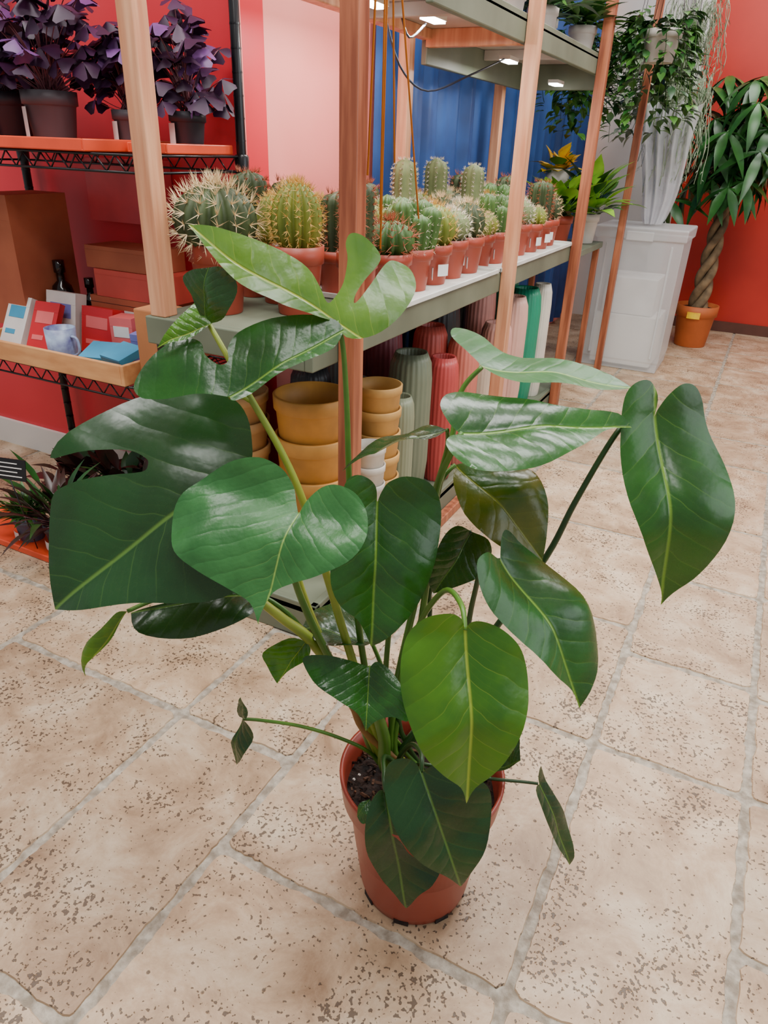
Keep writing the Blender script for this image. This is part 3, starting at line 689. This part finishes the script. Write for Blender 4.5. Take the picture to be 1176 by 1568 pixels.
leaf("leaf_7",(577,770,.80),(567,988,.74),(675,790,.81),
 [(574,745),(560,730),(540,725),(524,740),(518,790),(508,840),(505,890),(520,925),(545,945),(557,965)],
 [(580,978),(600,958),(635,915),(660,865),(674,815),(674,770),(655,738),(620,728),(594,736),(583,752)],G_mid,fold=.45)
leaf("leaf_8",(712,964,.66),(714,1230,.60),(803,1035,.66),
 [(703,944),(682,934),(650,940),(625,965),(611,1005),(610,1050),(620,1095),(640,1140),(672,1175),(702,1200)],
 [(724,1200),(755,1165),(785,1115),(802,1065),(803,1020),(790,985),(765,960),(738,948),(720,950)],G_bri,fold=.5,arch=.09)
leaf("leaf_9",(766,857,.76),(893,1084,.69),(718,890,.71),
 [(763,830),(772,812),(800,825),(835,855),(862,905),(885,960),(900,1010),(899,1050)],
 [(875,1058),(840,1035),(800,1000),(765,960),(735,925),(718,890),(716,862),(733,850),(750,855)],G_mid,fold=.35)
leaf("leaf_10",(706,664,.80),(966,657,.85),(790,724,.755),
 [(686,654),(671,630),(688,607),(730,601),(790,615),(840,630),(895,636),(942,641)],
 [(928,662),(890,690),(840,715),(790,724),(740,723),(698,709),(680,690),(688,673)],G_mid,fold=.45)
leaf("leaf_11",(738,562,.90),(970,593,.90),(760,535,.96),
 [(712,545),(690,520),(696,508),(735,514),(762,535),(800,548),(860,555),(920,570)],
 [(920,598),(860,596),(800,590),(765,578)],G_sheen,fold=.2,arch=.02)
leaf("leaf_12",(1001,638,.88),(1018,930,.79),(1110,755,.85),
 [(1003,606),(990,584),(965,588),(948,610),(943,655),(941,710),(950,770),(975,830),(1000,875),(1016,908)],
 [(1032,908),(1065,875),(1095,825),(1110,765),(1107,710),(1087,660),(1077,618),(1062,592),(1040,589),(1018,606),(1005,626)],G_mid,fold=.4,arch=.07)
leaf("leaf_13",(697,712,.88),(833,858,.82),(810,735,.90),
 [(720,709),(770,722),(805,726),(826,770),(830,815)],[(790,850),(745,830),(708,790),(690,745)],G_brn,fold=.3)
leaf("leaf_14",(685,658,.82),(524,721,.80),(600,670,.86),[(650,659),(600,670),(555,692)],[(560,703),(595,699),(625,689),(660,675)],G_dark,fold=.3)
leaf("leaf_15",(722,814,.86),(664,909,.82),(750,850,.86),[(745,825),(752,850),(740,876),(705,893)],[(655,890),(662,850),(680,815),(700,804)],G_dark)
leaf("leaf_16",(645,1182,.67),(706,1359,.62),(590,1230,.65),
 [(634,1164),(615,1157),(595,1165),(588,1190),(592,1230),(610,1270),(645,1310),(683,1335)],
 [(718,1328),(740,1290),(750,1240),(748,1208),(735,1190),(705,1174),(672,1165),(655,1170)],G_dark,fold=.4)
leaf("leaf_17",(590,1213,.69),(622,1388,.655),(560,1270,.68),
 [(580,1212),(567,1228),(560,1260),(565,1300),(583,1338),(606,1365)],[(640,1362),(662,1348),(676,1325),(660,1290),(630,1240),(605,1215)],G_dark,fold=.4)
leaf("leaf_18",(566,1022,.75),(560,1120,.70),(622,1080,.72),
 [(540,1012),(500,1003),(463,1008),(480,1042),(520,1072),(548,1092)],[(575,1104),(600,1096),(626,1102),(620,1060),(600,1028),(578,1013)],G_mid,fold=.45)
leaf("leaf_19",(468,982,.81),(425,1047,.78),(405,1000,.82),[(445,978),(405,1000),(412,1022)],[(440,1030),(470,1012),(478,995)],G_bri)
leaf("leaf_20",(195,936,.80),(129,1037,.78),(140,985,.80),[(182,938),(160,962),(138,985),(133,1010)],[(138,1018),(158,997),(182,968)],G_yel,fold=.8)
leaf("leaf_21",(388,912,.82),(200,938,.82),(300,978,.78),[(340,905),(280,920),(230,930)],[(218,972),(280,980),(350,966),(392,940)],G_dark)
leaf("leaf_22",(372,1100,.72),(360,1172,.71),(384,1130,.70),[(368,1115),(360,1140)],[(375,1160),(386,1130),(381,1108)],G_dark)
leaf("leaf_22b",(372,1100,.72),(369,1067,.72),(378,1080,.71),[(366,1095),(364,1080)],[(377,1082),(380,1098)],G_dark)
leaf("leaf_23",(824,1200,.76),(866,1322,.74),(862,1270,.76),[(816,1208),(830,1255),(850,1298)],[(868,1300),(858,1250),(838,1205),(822,1171),(820,1185)],G_dark)
leaf("leaf_24",(745,1185,.78),(798,1165,.76),(780,1135,.80),[(750,1160),(772,1140),(795,1130),(800,1148)],[(775,1180)],G_dark)
leaf("leaf_25",(570,985,.84),(462,962,.84),(520,1000,.80),[(552,945),(505,930),(475,945)],[(480,990),(520,1002),(555,1000)],G_dark)
leaf("leaf_26",(566,1224,.70),(546,1250,.69),(560,1262,.68),[(552,1230)],[(556,1262),(572,1250),(576,1235)],G_mid)
M_st=mat("petiole_green",(84,126,38),.4,(64,106,32),20); M_std=mat("petiole_dark",(40,76,28),.4,(32,60,24),20); M_sty=mat("petiole_yellow",(154,164,56),.45,(122,142,44),14); M_shea=mat("dry_sheath",(170,124,60),.6,(110,72,36),20)
mb=MB(); k=0
def pet(pts,r0,r1,m,base=True):
    global k
    P=[S(*p) for p in pts]
    if base:
        a=k*2.4; k+=1; P.append(Vector((pc.x+.03*math.cos(a),pc.y+.03*math.sin(a),.20)))
    n=len(P); mb.tube(P,[r0+(r1-r0)*i/(n-1) for i in range(n)],m,n=10,sub=6)
pet([(457,788,.745),(447,830,.78),(452,890,.80),(490,980,.80),(545,1080,.80),(582,1165,.79)],.003,.008,M_st)
pet([(318,493,.87),(345,540,.85),(378,600,.84),(430,690,.83),(465,770,.82),(500,880,.82),(530,980,.81),(580,1130,.79)],.0032,.007,M_sty)
pet([(352,608,.815),(368,606,.83),(385,615,.84)],.003,.003,M_sty,False)
pet([(515,492,.862),(525,530,.87),(531,620,.87),(534,720,.86),(540,860,.84),(555,1000,.82),(585,1140,.79)],.0028,.006,M_st)
pet([(385,716,.862),(410,740,.86),(440,830,.85),(480,950,.83),(560,1110,.80)],.0035,.006,M_sty)
pet([(388,912,.83),(430,945,.82),(480,985,.81),(540,1070,.80),(586,1160,.79)],.006,.011,M_sty)
pet([(577,771,.80),(592,800,.83),(600,900,.83),(590,1040,.81),(592,1150,.79)],.003,.005,M_st)
pet([(712,965,.66),(706,925,.69),(680,905,.75),(640,960,.79),(610,1060,.80),(600,1150,.79)],.003,.005,M_st)
pet([(766,858,.762),(740,865,.78),(724,920,.80),(705,1000,.80),(650,1110,.80),(610,1165,.79)],.003,.005,M_std)
pet([(706,664,.80),(690,695,.82),(668,755,.84),(655,880,.84),(632,1030,.82),(604,1150,.79)],.0035,.006,M_st)
pet([(738,562,.90),(706,600,.90),(692,670,.88),(672,745,.86),(640,900,.84),(600,1100,.80)],.003,.006,M_st)
pet([(1001,640,.882),(965,645,.885),(938,672,.87),(880,770,.86),(838,850,.85),(760,960,.83),(670,1080,.81),(612,1160,.79)],.003,.006,M_std)
pet([(697,712,.88),(680,730,.87),(664,770,.86),(650,900,.84)],.003,.004,M_st,False)
pet([(685,658,.82),(684,690,.84),(666,752,.85)],.0025,.004,M_st,False)
pet([(722,814,.86),(700,830,.86),(660,900,.85),(655,960,.84),(610,1100,.8)],.003,.004,M_std)
pet([(645,1183,.67),(645,1155,.69),(630,1140,.74),(610,1165,.78)],.003,.004,M_std)
pet([(590,1213,.69),(588,1185,.71),(595,1160,.76)],.003,.004,M_std)
pet([(566,1022,.75),(572,1040,.77),(580,1090,.79),(592,1160,.79)],.003,.005,M_st)
pet([(468,982,.81),(500,1000,.82),(540,1070,.81)],.0025,.004,M_st)
pet([(195,936,.80),(250,915,.83),(350,900,.84),(430,930,.83),(500,1010,.81)],.003,.004,M_st)
pet([(372,1101,.72),(400,1103,.73),(460,1112,.75),(520,1130,.77),(570,1155,.78)],.0022,.003,M_st)
pet([(824,1200,.76),(800,1197,.765),(750,1192,.77),(680,1180,.78)],.0022,.003,M_std)
pet([(745,1185,.78),(700,1180,.785),(640,1170,.79)],.003,.003,M_std)
pet([(570,985,.84),(590,1040,.82),(600,1120,.8)],.003,.004,M_st)
pet([(505,1040,.80),(540,1080,.795),(566,1125,.79)],.005,.009,M_shea)
pet([(575,1085,.775),(588,1130,.775),(592,1175,.775)],.008,.012,M_st)
o=mb.obj("petioles",plant)
mb=MB()
c=(pc.x,pc.y,0.0008); h=.252
prof=[(.083,0),(.086,.003),(.090,.02),(.112,h*.80),(.117,h*.82),(.122,h*.83),(.1265,h*.985),(.1265,h),(.121,h),(.118,h*.9),(.112,h*.8),(.1,.1),(.0001,.1)]
mb.lathe(prof,M_terra2,c,n=72)
for i in range(8):
    a=i*math.pi/4+.2; T=Matrix.Translation(c)@Matrix.Rotation(a,4,'Z'); mb.box(.070,.0875,-.012,.012,-.0005,.010,M_soil,T)
mb.obj("nursery_pot",plant)
mb=MB(); n=26; vs=[];fs=[]
for j in range(9):
    for i in range(n):
        a=6.283*i/n; q=.117*j/8; vs.append((c[0]+q*math.cos(a),c[1]+q*math.sin(a),.212+.012*noise.noise(Vector((q*40*math.cos(a),q*40*math.sin(a),1)))))
for j in range(8):
    for i in range(n): kk=(i+1)%n; fs.append((j*n+i,j*n+kk,(j+1)*n+kk,(j+1)*n+i))
mb.add(vs,fs,M_soil,True)
M_chip=mat("bark_chips",(96,62,40),.9,(44,28,20),30); M_perl=mat("perlite",(226,222,214),.9)
for i in range(520):
    a=rnd(0,6.28);q=.112*math.sqrt(rnd(0,1)); p=Vector((c[0]+q*math.cos(a),c[1]+q*math.sin(a),.216+rnd(-.004,.006))); s=rnd(.002,.006)
    T=Matrix.Translation(p)@Matrix.Rotation(rnd(0,3),4,'X')@Matrix.Rotation(rnd(0,3),4,'Z')
    if i%14==0: mb.box(-.0015,.0015,-.0015,.0015,-.0015,.0015,M_perl,T)
    else: mb.box(-s,s,-s*.4,s*.4,-s*.3,s*.3,M_chip if i%2 else M_soil,T)
mb.obj("soil",plant)
# ------------------------------------------------------------ lights
def area(name,loc,rot,sx,sy,e,col=(1,1,1)):
    l=D.lights.new(name,'AREA'); l.shape='RECTANGLE'; l.size=sx; l.size_y=sy; l.energy=e; l.color=col
    o=D.objects.new(name,l); o.location=loc; o.rotation_euler=rot; bpy.context.collection.objects.link(o); return o
area("ceiling_light_near",(-0.3,0.9,2.85),(0,0,0),1.5,.35,54,(1,.99,.97))
area("ceiling_light_front",(-0.1,-0.3,2.85),(0,0,0),1.5,.35,28,(1,.99,.97))
area("ceiling_light_mid",(0.0,2.4,2.85),(0,0,0),1.2,.7,66,(1,.99,.97))
area("ceiling_light_far",(0.4,4.6,2.85),(0,0,0),1.6,1.2,62,(1,.985,.96))
area("ceiling_light_rack",(-2.0,0.5,2.85),(0,0,0),1.0,.6,38,(1,.97,.96))
area("cool_side_light",(2.3,1.6,1.7),(0,math.radians(90),0),1.8,2.4,34,(.9,.95,1))  # broad cool area light on the right, facing left
w=D.worlds.new("world"); bpy.context.scene.world=w; w.use_nodes=True
bg=w.node_tree.nodes["Background"]; bg.inputs[0].default_value=(.93,.96,1,1); bg.inputs[1].default_value=.42
